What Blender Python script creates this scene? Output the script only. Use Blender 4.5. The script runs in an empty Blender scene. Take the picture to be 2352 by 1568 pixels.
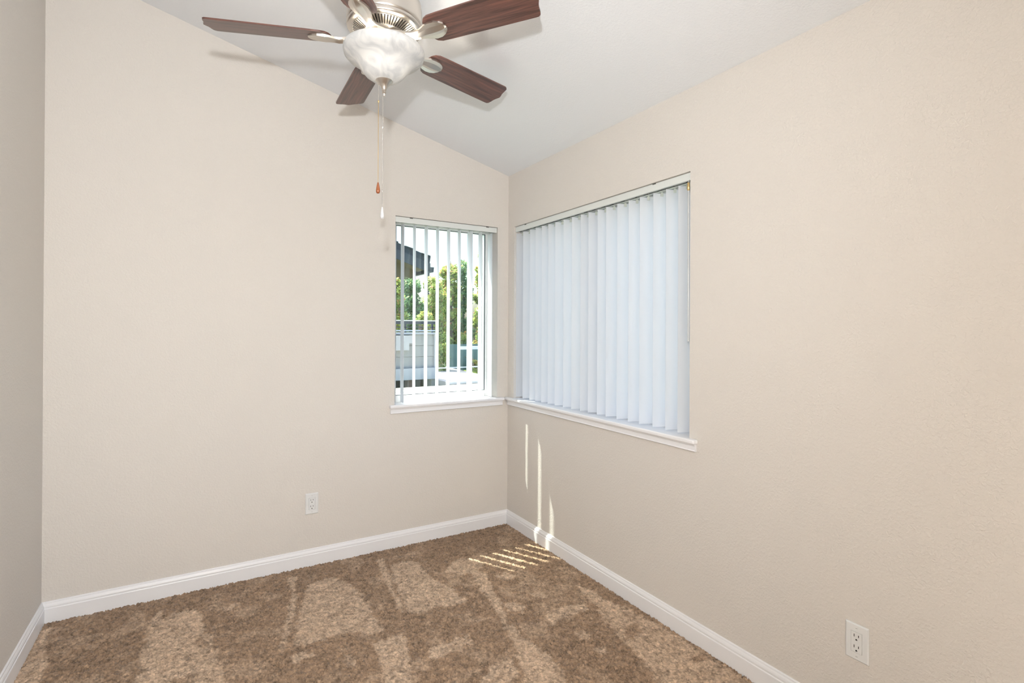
import bpy, math, random
import numpy as np
from mathutils import Matrix, Vector

rng = random.Random(7)
nr = np.random.default_rng(11)
scene = bpy.context.scene
COL = scene.collection

# ------------------------------------------------------------------ camera
CAM = Vector((-1.8346, -3.0989, 1.34))
yaw, pitch, roll = math.radians(30.6327), math.radians(0.1473), math.radians(0.2685)
fwd = Vector((math.sin(yaw) * math.cos(pitch), math.cos(yaw) * math.cos(pitch), math.sin(pitch)))
rt0 = Vector((math.cos(yaw), -math.sin(yaw), 0))
up0 = rt0.cross(fwd)
rgt = rt0 * math.cos(roll) + up0 * math.sin(roll)
upv = up0 * math.cos(roll) - rt0 * math.sin(roll)
cd = bpy.data.cameras.new('camera')
cam = bpy.data.objects.new('camera', cd)
COL.objects.link(cam)
m = Matrix((rgt, upv, -fwd)).transposed().to_4x4()
m.translation = CAM
cam.matrix_world = m
cd.sensor_width = 36.0
cd.lens = 1196.0258 * 36.0 / 2352.0
cd.shift_x = 9.1357 / 2352.0
cd.shift_y = -33.5924 / 2352.0
cd.clip_start = 0.02
cd.clip_end = 300
scene.camera = cam

# ------------------------------------------------------------------ view transform
vs = scene.view_settings
vs.view_transform = 'Standard'
vs.look = 'None'
vs.gamma = 1.0
vs.use_curve_mapping = False
vs.exposure = 0.16

# ------------------------------------------------------------------ sky and sun
SUN_EL = math.radians(65.8)
SUN_H = Vector((-0.4756, 0.8797, 0)).normalized()          # towards the sun, in plan
world = bpy.data.worlds.new('sky')
scene.world = world
world.use_nodes = True
wn = world.node_tree.nodes
wl = world.node_tree.links
bg = wn['Background']
sky = wn.new('ShaderNodeTexSky')
sky.sky_type = 'NISHITA'
sky.sun_disc = False
sky.sun_elevation = SUN_EL
sky.sun_rotation = math.atan2(SUN_H.x, SUN_H.y)
sky.air_density = 1.0
sky.dust_density = 5.0
sky.ozone_density = 1.0
wl.new(sky.outputs['Color'], bg.inputs['Color'])
bg.inputs['Strength'].default_value = 0.54

sd = bpy.data.lights.new('sun', 'SUN')
sd.energy = 15.5
sd.angle = math.radians(0.53)
sd.color = (1.0, 0.95, 0.86)
sun = bpy.data.objects.new('sun', sd)
COL.objects.link(sun)
to_sun = SUN_H * math.cos(SUN_EL) + Vector((0, 0, math.sin(SUN_EL)))
sun.rotation_euler = to_sun.to_track_quat('Z', 'Y').to_euler()

def spot(name, loc, target, energy, size, cone, blend, color=(1, 1, 1)):
    d = bpy.data.lights.new(name, 'SPOT')
    d.energy = energy
    d.shadow_soft_size = size
    d.spot_size = math.radians(cone)
    d.spot_blend = blend
    d.color = color
    o = bpy.data.objects.new(name, d)
    COL.objects.link(o)
    o.location = loc
    o.rotation_euler = (Vector(loc) - Vector(target)).to_track_quat('Z', 'Y').to_euler()
    return o
# the photographer's flash above the camera, and its second head bounced off the wall and ceiling behind
spot('camera_flash', (-1.905, -3.13, 1.70), (-1.65, 0.0, 1.95), 132, 0.035, 150, 1.0, (0.95, 0.98, 1.0))
spot('bounce_flash', (-1.35, -3.10, 1.40), (-1.95, -4.0, 1.15), 305, 0.05, 135, 1.0, (1.0, 0.965, 0.91))

# ------------------------------------------------------------------ helpers
class MB:
    """Collects vertices and faces of one mesh."""
    def __init__(s):
        s.v = []; s.f = []
    def add(s, vs_, fs):
        n = len(s.v)
        s.v += [tuple(p) for p in vs_]
        s.f += [tuple(i + n for i in f) for f in fs]
        return s
    def box(s, a, b):
        (x0, y0, z0), (x1, y1, z1) = a, b
        x0, x1 = min(x0, x1), max(x0, x1); y0, y1 = min(y0, y1), max(y0, y1); z0, z1 = min(z0, z1), max(z0, z1)
        return s.add([(x0, y0, z0), (x1, y0, z0), (x1, y1, z0), (x0, y1, z0), (x0, y0, z1), (x1, y0, z1), (x1, y1, z1), (x0, y1, z1)],
                     [(0, 3, 2, 1), (4, 5, 6, 7), (0, 1, 5, 4), (1, 2, 6, 5), (2, 3, 7, 6), (3, 0, 4, 7)])
    def prism(s, poly, ext, f3):
        """poly: 2D outline, ext: (t0,t1), f3(u,v,t)->xyz"""
        n = len(poly)
        vs_ = [f3(u, v, ext[0]) for u, v in poly] + [f3(u, v, ext[1]) for u, v in poly]
        fs = [tuple(range(n))[::-1], tuple(range(n, 2 * n))]
        fs += [(i, (i + 1) % n, n + (i + 1) % n, n + i) for i in range(n)]
        return s.add(vs_, fs)
    def lathe(s, prof, c=(0, 0, 0), seg=40, close=False):
        """prof: list of (r,z)"""
        n = len(prof)
        vs_ = []
        for k in range(seg):
            a = 2 * math.pi * k / seg
            vs_ += [(c[0] + r * math.cos(a), c[1] + r * math.sin(a), c[2] + z) for r, z in prof]
        fs = []
        rng_ = range(n) if close else range(n - 1)
        for k in range(seg):
            k2 = (k + 1) % seg
            for j in rng_:
                j2 = (j + 1) % n
                fs.append((k * n + j, k2 * n + j, k2 * n + j2, k * n + j2))
        return s.add(vs_, fs)
    def tube(s, path, r, seg=8, caps=True):
        path = [Vector(p) for p in path]
        rs = r if isinstance(r, (list, tuple)) else [r] * len(path)
        vs_ = []; fs = []
        for i, p in enumerate(path):
            d = (path[min(i + 1, len(path) - 1)] - path[max(i - 1, 0)]).normalized()
            a = d.orthogonal().normalized() if i == 0 else (a - d * a.dot(d)).normalized()
            b = d.cross(a)
            for k in range(seg):
                t = 2 * math.pi * k / seg
                vs_.append(p + (a * math.cos(t) + b * math.sin(t)) * rs[i])
        for i in range(len(path) - 1):
            for k in range(seg):
                k2 = (k + 1) % seg
                fs.append((i * seg + k, i * seg + k2, (i + 1) * seg + k2, (i + 1) * seg + k))
        if caps:
            fs.append(tuple(range(seg))[::-1])
            fs.append(tuple(range((len(path) - 1) * seg, len(path) * seg)))
        return s.add(vs_, fs)
    def mesh(s, name, mat, smooth=False):
        me = bpy.data.meshes.new(name)
        me.from_pydata(s.v, [], s.f)
        me.validate()
        me.update()
        import bmesh
        bm = bmesh.new(); bm.from_mesh(me)
        bmesh.ops.remove_doubles(bm, verts=bm.verts, dist=1e-6)
        bmesh.ops.recalc_face_normals(bm, faces=bm.faces)
        bm.to_mesh(me); bm.free()
        if mat: me.materials.append(mat)
        if smooth:
            me.polygons.foreach_set('use_smooth', [True] * len(me.polygons))
        return me
    def build(s, name, mat, parent=None, smooth=False, bevel=0, segs=2, sub=0, angle=None, loc=None):
        me = s.mesh(name, mat, smooth or bool(bevel))
        o = bpy.data.objects.new(name, me)
        COL.objects.link(o)
        if parent is not None: o.parent = parent
        if loc is not None: o.location = loc
        if bevel:
            b = o.modifiers.new('bevel', 'BEVEL'); b.width = bevel; b.segments = segs; b.limit_method = 'ANGLE'; b.angle_limit = math.radians(35)
        if sub:
            b = o.modifiers.new('sub', 'SUBSURF'); b.levels = sub; b.render_levels = sub
        if bevel or angle:
            me.set_sharp_from_angle(angle=math.radians(angle or 40))
        return o

def tag(o, label=None, cat=None, group=None, kind=None):
    if label: o['label'] = label
    if cat: o['category'] = cat
    if group: o['group'] = group
    if kind: o['kind'] = kind
    return o
def empty(name, loc=(0, 0, 0), rz=0.0):
    o = bpy.data.objects.new(name, None)
    COL.objects.link(o)
    o.location = loc
    o.rotation_euler = (0, 0, rz)
    o.empty_display_size = 0.1
    return o
def inst(src, parent, loc=(0, 0, 0), rot=(0, 0, 0), name=None):
    """another object with the same mesh (and modifiers)"""
    o = src.copy()
    if name: o.name = name
    COL.objects.link(o)
    o.parent = parent
    o.location = loc
    o.rotation_euler = rot
    return o

# ------------------------------------------------------------------ materials
def new_mat(name):
    mt = bpy.data.materials.new(name)
    mt.use_nodes = True
    nt = mt.node_tree
    return mt, nt.nodes, nt.links, nt.nodes['Principled BSDF']
def s2l(c):
    return tuple((x / 12.92 if x <= 0.04045 else ((x + 0.055) / 1.055) ** 2.4) for x in [k / 255.0 for k in c]) + (1.0,)
def plain(name, col, rough=0.5, metal=0.0, spec=0.5, noise=0.0, nscale=20.0, bump=0.0, bscale=200.0, coat=0.0):
    mt, n, l, p = new_mat(name)
    p.inputs['Roughness'].default_value = rough
    p.inputs['Metallic'].default_value = metal
    p.inputs['Specular IOR Level'].default_value = spec
    p.inputs['Coat Weight'].default_value = coat
    tc = n.new('ShaderNodeTexCoord')
    if noise:
        t = n.new('ShaderNodeTexNoise'); t.inputs['Scale'].default_value = nscale; t.inputs['Detail'].default_value = 4
        l.new(tc.outputs['Object'], t.inputs['Vector'])
        r = n.new('ShaderNodeMix'); r.data_type = 'RGBA'
        r.inputs['A'].default_value = tuple(c * (1 - noise) for c in col[:3]) + (1,)
        r.inputs['B'].default_value = tuple(min(1, c * (1 + noise)) for c in col[:3]) + (1,)
        l.new(t.outputs['Fac'], r.inputs['Factor'])
        l.new(r.outputs['Result'], p.inputs['Base Color'])
    else:
        p.inputs['Base Color'].default_value = col
    if bump:
        t2 = n.new('ShaderNodeTexNoise'); t2.inputs['Scale'].default_value = bscale; t2.inputs['Detail'].default_value = 3
        l.new(tc.outputs['Object'], t2.inputs['Vector'])
        b = n.new('ShaderNodeBump'); b.inputs['Strength'].default_value = bump; b.inputs['Distance'].default_value = 0.002
        l.new(t2.outputs['Fac'], b.inputs['Height'])
        l.new(b.outputs['Normal'], p.inputs['Normal'])
    return mt

M = {}
def paint(name, col, bump, scale):
    """roller / orange-peel textured wall paint"""
    mt, n, l, p = new_mat(name)
    tc = n.new('ShaderNodeTexCoord')
    a = n.new('ShaderNodeTexNoise'); a.inputs['Scale'].default_value = scale; a.inputs['Detail'].default_value = 2.5; a.inputs['Roughness'].default_value = 0.55; a.inputs['Distortion'].default_value = 0.6
    l.new(tc.outputs['Object'], a.inputs['Vector'])
    rp = n.new('ShaderNodeValToRGB'); rp.color_ramp.elements[0].position = 0.38; rp.color_ramp.elements[1].position = 0.66
    l.new(a.outputs['Fac'], rp.inputs['Fac'])
    b = n.new('ShaderNodeBump'); b.inputs['Strength'].default_value = bump; b.inputs['Distance'].default_value = 0.0018
    l.new(rp.outputs['Color'], b.inputs['Height'])
    l.new(b.outputs['Normal'], p.inputs['Normal'])
    c = n.new('ShaderNodeTexNoise'); c.inputs['Scale'].default_value = 1.3; c.inputs['Detail'].default_value = 3
    l.new(tc.outputs['Object'], c.inputs['Vector'])
    mx = n.new('ShaderNodeMix'); mx.data_type = 'RGBA'
    mx.inputs['A'].default_value = tuple(k * 0.985 for k in col[:3]) + (1,)
    mx.inputs['B'].default_value = tuple(min(1, k * 1.015) for k in col[:3]) + (1,)
    l.new(c.outputs['Fac'], mx.inputs['Factor'])
    l.new(mx.outputs['Result'], p.inputs['Base Color'])
    p.inputs['Roughness'].default_value = 0.62
    p.inputs['Specular IOR Level'].default_value = 0.3
    return mt
M['wall'] = paint('beige wall paint', (0.725, 0.687, 0.642, 1), 0.42, 105)
M['ceiling'] = paint('ceiling paint', (0.83, 0.85, 0.88, 1), 0.22, 110)
M['trim'] = plain('white trim paint', (0.87, 0.87, 0.89, 1), 0.32)
M['vinyl'] = plain('white vinyl', (0.82, 0.84, 0.85, 1), 0.35)
M['rail'] = plain('blind headrail', (0.74, 0.77, 0.75, 1), 0.4)
M['gasket'] = plain('dark gasket', (0.05, 0.06, 0.07, 1), 0.6)
M['plastic'] = plain('white outlet plastic', (0.78, 0.79, 0.79, 1), 0.3)
M['slot'] = plain('black slot', (0.012, 0.012, 0.012, 1), 0.7)
M['wand'] = plain('grey translucent wand', (0.55, 0.57, 0.58, 1), 0.2)
M['clip'] = plain('clear hanger plastic', (0.62, 0.65, 0.58, 1), 0.3)
M['carrier'] = plain('dark carrier plastic', (0.08, 0.085, 0.075, 1), 0.5)
M['brass'] = plain('brass', (0.75, 0.55, 0.25, 1), 0.3, 1.0)
M['chrome'] = plain('polished nickel', (0.8, 0.8, 0.8, 1), 0.15, 1.0)
M['fobwood'] = plain('varnished wood', (0.33, 0.10, 0.035, 1), 0.22, coat=0.6, noise=0.25, nscale=90)
M['core'] = plain('dark motor core', (0.035, 0.03, 0.025, 1), 0.6)

def nickel():
    mt, n, l, p = new_mat('brushed nickel')
    p.inputs['Base Color'].default_value = (0.66, 0.62, 0.57, 1)
    p.inputs['Metallic'].default_value = 1.0
    p.inputs['Roughness'].default_value = 0.3
    tc = n.new('ShaderNodeTexCoord')
    mp = n.new('ShaderNodeMapping'); mp.inputs['Scale'].default_value = (4, 4, 300)
    l.new(tc.outputs['Object'], mp.inputs['Vector'])
    t = n.new('ShaderNodeTexNoise'); t.inputs['Scale'].default_value = 6
    l.new(mp.outputs['Vector'], t.inputs['Vector'])
    r = n.new('ShaderNodeMapRange'); r.inputs['To Min'].default_value = 0.24; r.inputs['To Max'].default_value = 0.38
    l.new(t.outputs['Fac'], r.inputs['Value']); l.new(r.outputs['Result'], p.inputs['Roughness'])
    return mt
M['nickel'] = nickel()

def blade_wood():
    mt, n, l, p = new_mat('dark cherry blade')
    tc = n.new('ShaderNodeTexCoord')
    mp = n.new('ShaderNodeMapping'); mp.inputs['Scale'].default_value = (2.2, 42, 42)
    l.new(tc.outputs['Object'], mp.inputs['Vector'])
    t = n.new('ShaderNodeTexNoise'); t.inputs['Scale'].default_value = 2.0; t.inputs['Detail'].default_value = 7; t.inputs['Roughness'].default_value = 0.62; t.inputs['Distortion'].default_value = 0.5
    l.new(mp.outputs['Vector'], t.inputs['Vector'])
    r = n.new('ShaderNodeValToRGB')
    e = r.color_ramp.elements
    e[0].position = 0.33; e[0].color = (0.045, 0.020, 0.017, 1)
    e[1].position = 0.68; e[1].color = (0.21, 0.085, 0.062, 1)
    e2 = r.color_ramp.elements.new(0.5); e2.color = (0.115, 0.050, 0.039, 1)
    l.new(t.outputs['Fac'], r.inputs['Fac'])
    l.new(r.outputs['Color'], p.inputs['Base Color'])
    p.inputs['Roughness'].default_value = 0.34
    p.inputs['Coat Weight'].default_value = 0.25
    p.inputs['Coat Roughness'].default_value = 0.3
    return mt
M['blade'] = blade_wood()

def bowl_glass():
    """frosted alabaster glass that scatters the bulbs behind it"""
    mt, n, l, p = new_mat('alabaster glass')
    tc = n.new('ShaderNodeTexCoord')
    t = n.new('ShaderNodeTexNoise'); t.inputs['Scale'].default_value = 13; t.inputs['Detail'].default_value = 5; t.inputs['Distortion'].default_value = 2.2
    l.new(tc.outputs['Object'], t.inputs['Vector'])
    r = n.new('ShaderNodeValToRGB')
    r.color_ramp.elements[0].position = 0.35; r.color_ramp.elements[0].color = (0.58, 0.59, 0.60, 1)
    r.color_ramp.elements[1].position = 0.62; r.color_ramp.elements[1].color = (0.76, 0.76, 0.75, 1)
    l.new(t.outputs['Fac'], r.inputs['Fac'])
    tr = n.new('ShaderNodeBsdfTranslucent'); l.new(r.outputs['Color'], tr.inputs['Color'])
    df = n.new('ShaderNodeBsdfDiffuse'); l.new(r.outputs['Color'], df.inputs['Color'])
    gl = n.new('ShaderNodeBsdfGlossy'); gl.inputs['Roughness'].default_value = 0.25
    m1 = n.new('ShaderNodeMixShader'); m1.inputs['Fac'].default_value = 0.075
    l.new(df.outputs[0], m1.inputs[1]); l.new(tr.outputs[0], m1.inputs[2])
    m2 = n.new('ShaderNodeMixShader'); m2.inputs['Fac'].default_value = 0.05
    l.new(m1.outputs[0], m2.inputs[1]); l.new(gl.outputs[0], m2.inputs[2])
    l.new(m2.outputs[0], n['Material Output'].inputs['Surface'])
    return mt
M['bowl'] = bowl_glass()

def emis(name, col, st):
    mt, n, l, p = new_mat(name)
    p.inputs['Emission Color'].default_value = col
    p.inputs['Emission Strength'].default_value = st
    return mt
M['bulb'] = emis('lit bulb', (1.0, 0.93, 0.84, 1), 4.0)

def translucent(name, col, tcol, fac, rough=0.5):
    mt, n, l, p = new_mat(name)
    p.inputs['Base Color'].default_value = col
    p.inputs['Roughness'].default_value = rough
    p.inputs['Specular IOR Level'].default_value = 0.3
    tr = n.new('ShaderNodeBsdfTranslucent'); tr.inputs['Color'].default_value = tcol
    mx = n.new('ShaderNodeMixShader'); mx.inputs['Fac'].default_value = fac
    l.new(p.outputs[0], mx.inputs[1]); l.new(tr.outputs[0], mx.inputs[2])
    l.new(mx.outputs[0], n['Material Output'].inputs['Surface'])
    return mt
M['vane'] = translucent('pvc blind vane', (0.88, 0.89, 0.91, 1), (0.88, 0.91, 0.95, 1), 0.40)

def glass():
    mt, n, l, p = new_mat('window glass')
    tr = n.new('ShaderNodeBsdfTransparent'); tr.inputs['Color'].default_value = (0.90, 0.955, 0.935, 1)
    gl = n.new('ShaderNodeBsdfGlossy'); gl.inputs['Roughness'].default_value = 0.0
    lw = n.new('ShaderNodeLayerWeight'); lw.inputs['Blend'].default_value = 0.5
    pw = n.new('ShaderNodeMath'); pw.operation = 'POWER'; pw.inputs[1].default_value = 5.0
    l.new(lw.outputs['Facing'], pw.inputs[0])
    fr = n.new('ShaderNodeMath'); fr.operation = 'MULTIPLY_ADD'; fr.inputs[1].default_value = 0.9; fr.inputs[2].default_value = 0.035
    l.new(pw.outputs[0], fr.inputs[0])
    mx = n.new('ShaderNodeMixShader')
    l.new(fr.outputs[0], mx.inputs['Fac']); l.new(tr.outputs[0], mx.inputs[1]); l.new(gl.outputs[0], mx.inputs[2])
    l.new(mx.outputs[0], n['Material Output'].inputs['Surface'])
    return mt
M['glass'] = glass()

def carpet_mat():
    mt, n, l, p = new_mat('brown frieze carpet')
    at = n.new('ShaderNodeAttribute'); at.attribute_name = 'nap'
    tf = n.new('ShaderNodeAttribute'); tf.attribute_name = 'tuft'
    mx = n.new('ShaderNodeMix'); mx.data_type = 'RGBA'
    mx.inputs['A'].default_value = (0.335, 0.226, 0.148, 1)
    mx.inputs['B'].default_value = (0.545, 0.40, 0.285, 1)
    l.new(at.outputs['Fac'], mx.inputs['Factor'])
    mp = n.new('ShaderNodeMapRange'); mp.inputs['To Min'].default_value = 0.30; mp.inputs['To Max'].default_value = 1.7
    l.new(tf.outputs['Fac'], mp.inputs['Value'])
    ml = n.new('ShaderNodeVectorMath'); ml.operation = 'SCALE'
    l.new(mx.outputs['Result'], ml.inputs[0]); l.new(mp.outputs['Result'], ml.inputs['Scale'])
    l.new(ml.outputs['Vector'], p.inputs['Base Color'])
    p.inputs['Roughness'].default_value = 0.95
    p.inputs['Specular IOR Level'].default_value = 0.1
    p.inputs['Sheen Weight'].default_value = 0.15
    return mt
M['carpet'] = carpet_mat()
# outdoors
M['shingle'] = plain('dark shingle', (0.055, 0.065, 0.085, 1), 0.9, noise=0.35, nscale=30)
M['fascia'] = plain('grey fascia', (0.085, 0.095, 0.12, 1), 0.7)
M['stucco'] = plain('tan stucco', (0.24, 0.19, 0.13, 1), 0.9, noise=0.15, nscale=4, bump=0.3, bscale=60)
M['siding'] = plain('pale grey siding', (0.33, 0.33, 0.32, 1), 0.7, noise=0.05, nscale=6)
M['siding_light'] = plain('white siding', (0.46, 0.46, 0.47, 1), 0.7)
M['ledge'] = plain('pale ledge', (0.40, 0.42, 0.46, 1), 0.6)
M['darkrail'] = plain('dark rail', (0.05, 0.055, 0.07, 1), 0.5)
M['whiterail'] = plain('white rail', (0.85, 0.85, 0.85, 1), 0.5)
M['brick'] = plain('brick', (0.16, 0.11, 0.09, 1), 0.85, noise=0.3, nscale=12)
M['dark'] = plain('dark recess wall', (0.10, 0.11, 0.11, 1), 0.9, noise=0.2, nscale=5)
M['deck'] = plain('white deck board', (0.50, 0.47, 0.43, 1), 0.7, noise=0.06, nscale=8)
M['slab'] = plain('pale concrete', (0.42, 0.40, 0.41, 1), 0.8, noise=0.05, nscale=3)
M['ground'] = plain('ground', (0.16, 0.19, 0.14, 1), 0.95, noise=0.3, nscale=0.8)
M['pond'] = plain('teal screen', (0.13, 0.22, 0.22, 1), 0.6, noise=0.15, nscale=3)
M['bark'] = plain('bark', (0.13, 0.09, 0.06, 1), 0.9, noise=0.3, nscale=25)
M['outside'] = plain('exterior stucco', (0.62, 0.57, 0.50, 1), 0.9)
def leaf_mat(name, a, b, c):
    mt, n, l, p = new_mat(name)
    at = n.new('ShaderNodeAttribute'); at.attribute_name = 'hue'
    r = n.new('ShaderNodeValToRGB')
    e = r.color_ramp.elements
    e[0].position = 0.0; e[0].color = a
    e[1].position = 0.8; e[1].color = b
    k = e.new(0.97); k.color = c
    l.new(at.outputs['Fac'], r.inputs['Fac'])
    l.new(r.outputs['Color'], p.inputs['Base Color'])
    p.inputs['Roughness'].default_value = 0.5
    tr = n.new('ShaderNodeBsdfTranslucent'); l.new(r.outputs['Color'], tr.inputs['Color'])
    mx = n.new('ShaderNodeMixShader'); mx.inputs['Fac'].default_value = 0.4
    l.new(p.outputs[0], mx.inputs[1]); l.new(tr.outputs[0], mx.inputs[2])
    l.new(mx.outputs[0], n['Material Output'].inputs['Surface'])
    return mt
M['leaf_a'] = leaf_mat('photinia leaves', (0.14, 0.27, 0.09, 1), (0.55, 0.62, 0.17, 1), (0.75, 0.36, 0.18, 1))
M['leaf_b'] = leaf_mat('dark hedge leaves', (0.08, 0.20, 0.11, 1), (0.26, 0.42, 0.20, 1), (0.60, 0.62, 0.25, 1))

# ================================================================== the room
W, D, HC, SL = 2.4433, 4.0, 2.3903, 0.2582
def ceil_z(x): return HC - SL * x
BX0, BX1 = -0.8049, -0.0839          # opening in the back wall (x)
RU0, RU1 = 0.0804, 1.5528            # opening in the right wall (distance from the corner)
ZB, ZS, ZT = 0.848, 0.868, 2.028     # opening bottom, sill top, opening top
TH = 0.16
def struct(o): o['kind'] = 'structure'; return o

fl = MB().box((-W - TH, -D - TH, -0.15), (TH, TH, -0.03)).build('floor', plain('subfloor', (0.3, 0.25, 0.2, 1), 0.9)); struct(fl)

f_back = lambda u, v, t: (u, t, v)
b = MB()
b.prism([(-W - TH, -0.15), (BX0, -0.15), (BX0, ceil_z(BX0) + 0.02), (-W - TH, ceil_z(-W - TH) + 0.02)], (0, TH), f_back)
b.prism([(BX1, -0.15), (TH, -0.15), (TH, ceil_z(TH) + 0.02), (BX1, ceil_z(BX1) + 0.02)], (0, TH), f_back)
b.prism([(BX0, -0.15), (BX1, -0.15), (BX1, ZB), (BX0, ZB)], (0, TH), f_back)
b.prism([(BX0, ZT), (BX1, ZT), (BX1, ceil_z(BX1) + 0.02), (BX0, ceil_z(BX0) + 0.02)], (0, TH), f_back)
struct(b.build('wall_back', M['wall']))
f_right = lambda u, v, t: (t, -u, v)
b = MB()
HT = HC + 0.02
b.prism([(0, -0.15), (RU0, -0.15), (RU0, HT), (0, HT)], (0, TH), f_right)
b.prism([(RU1, -0.15), (D + TH, -0.15), (D + TH, HT), (RU1, HT)], (0, TH), f_right)
b.prism([(RU0, -0.15), (RU1, -0.15), (RU1, ZB), (RU0, ZB)], (0, TH), f_right)
b.prism([(RU0, ZT), (RU1, ZT), (RU1, HT), (RU0, HT)], (0, TH), f_right)
struct(b.build('wall_right', M['wall']))
struct(MB().box((-W - TH, -D - TH, -0.15), (-W, 0, ceil_z(-W) + 0.02)).build('wall_left', M['wall']))
b = MB().prism([(-W, -0.15), (0, -0.15), (0, HC + 0.02), (-W, ceil_z(-W) + 0.02)], (-D - TH, -D), f_back)
struct(b.build('wall_front', M['wall']))
b = MB().prism([(-W - TH, ceil_z(-W - TH)), (TH, ceil_z(TH)), (TH, ceil_z(TH) + 0.2), (-W - TH, ceil_z(-W - TH) + 0.2)], (-D - TH, TH), f_back)
struct(b.build('ceiling', M['ceiling']))

# baseboards: moulded profile, mitred at the corners
PROF = [(0, -0.025), (0.0135, -0.025), (0.0135, 0.060), (0.0125, 0.0625), (0.0105, 0.064), (0.0112, 0.067), (0.0112, 0.072), (0.0090, 0.078), (0.0062, 0.083), (0.0055, 0.088), (0.0035, 0.0905), (0, 0.0910)]
def baseboard(name, a, b_, inn, m0, m1):
    """from a to b (plan), profile grows along inn; m0,m1 = mitre at start and end"""
    a, b_, inn = Vector(a), Vector(b_), Vector(inn)
    d = (b_ - a).normalized()
    v = []; n = len(PROF)
    for p, s in ((a, m0), (b_, -m1)):
        for t, z in PROF:
            q = p + inn * t + d * (s * t)
            v.append((q.x, q.y, z))
    fs = [(i, (i + 1) % n, n + (i + 1) % n, n + i) for i in range(n)] + [tuple(range(n))[::-1], tuple(range(n, 2 * n))]
    o = MB().add(v, fs).build(name, M['trim'])
    return struct(o)
baseboard('baseboard_back', (-W, 0), (0, 0), (0, -1), 1, 1)
baseboard('baseboard_right', (0, 0), (0, -D), (-1, 0), 1, 1)
baseboard('baseboard_left', (-W, -D), (-W, 0), (1, 0), 1, 1)
baseboard('baseboard_front', (0, -D), (-W, -D), (0, 1), 1, 1)

# ------------------------------------------------------------------ windows (local: u along the wall, +y outwards)
def window(name, rz, u0, u1, s0, s1, slider):
    w = empty(name, (0, 0, 0), rz)
    struct(w)
    fw_, y0, y1 = 0.042, 0.098, 0.150
    z0, z1 = ZS - 0.004, ZT
    f = MB()
    f.box((u0, y0, z0), (u0 + 0.038, y1, z1)); f.box((u1 - fw_, y0, z0), (u1, y1, z1))
    f.box((u0 + 0.038, y0, z1 - 0.036), (u1 - fw_, y1, z1)); f.box((u0 + 0.038, y0, z0), (u1 - fw_, y1, z0 + 0.045))
    if slider:
        c = (u0 + u1) / 2
        f.box((c - 0.03, y0, z0 + 0.045), (c + 0.03, y1, z1 - 0.036))
    f.build('window_frame', M['vinyl'], w, bevel=0.002)
    g = MB()
    a0, a1, c0, c1 = u0 + 0.038, u1 - fw_, z0 + 0.045, z1 - 0.036
    t = 0.004
    g.box((a0, 0.104, c0), (a0 + t, 0.112, c1)); g.box((a1 - t, 0.104, c0), (a1, 0.112, c1))
    g.box((a0 + t, 0.104, c1 - t), (a1 - t, 0.112, c1)); g.box((a0 + t, 0.104, c0), (a1 - t, 0.112, c0 + t))
    tag(g.build('gasket', M['gasket'], w), 'thin dark glazing gasket')
    if slider:
        MB().box((a0, 0.118, c0), (c - 0.03, 0.122, c1)).build('window_pane', M['glass'], w)
        MB().box((c + 0.03, 0.128, c0), (a1, 0.132, c1)).build('window_pane', M['glass'], w)
    else:
        MB().box((a0, 0.118, c0), (a1, 0.122, c1)).build('window_pane', M['glass'], w)
    # stool with horns and a rounded nose
    out = [(s0, -0.030), (s1, -0.030), (s1, -0.0005), (u1, -0.0005), (u1, 0.0975), (u0, 0.0975), (u0, -0.0005), (s0, -0.0005)]
    MB().prism(out, (ZB, ZS), lambda u, v, t_: (u, v, t_)).build('window_sill', M['trim'], w, bevel=0.006, segs=3)
    ap = [(0, ZB - 0.0005), (-0.015, ZB - 0.0005), (-0.015, ZB - 0.006), (-0.011, ZB - 0.010), (-0.011, ZB - 0.027), (-0.013, ZB - 0.031), (-0.010, ZB - 0.034), (0, ZB - 0.034)]
    MB().prism(ap, (s0 + 0.008, s1 - 0.008), lambda u, v, t_: (t_, u - 0.0003, v)).build('apron', M['trim'], w)
    return w
window('window_1', 0, BX0, BX1, -0.840, -0.038, False)
window('window_2', -math.pi / 2, RU0, RU1, 0.002, 1.599, True)

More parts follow.
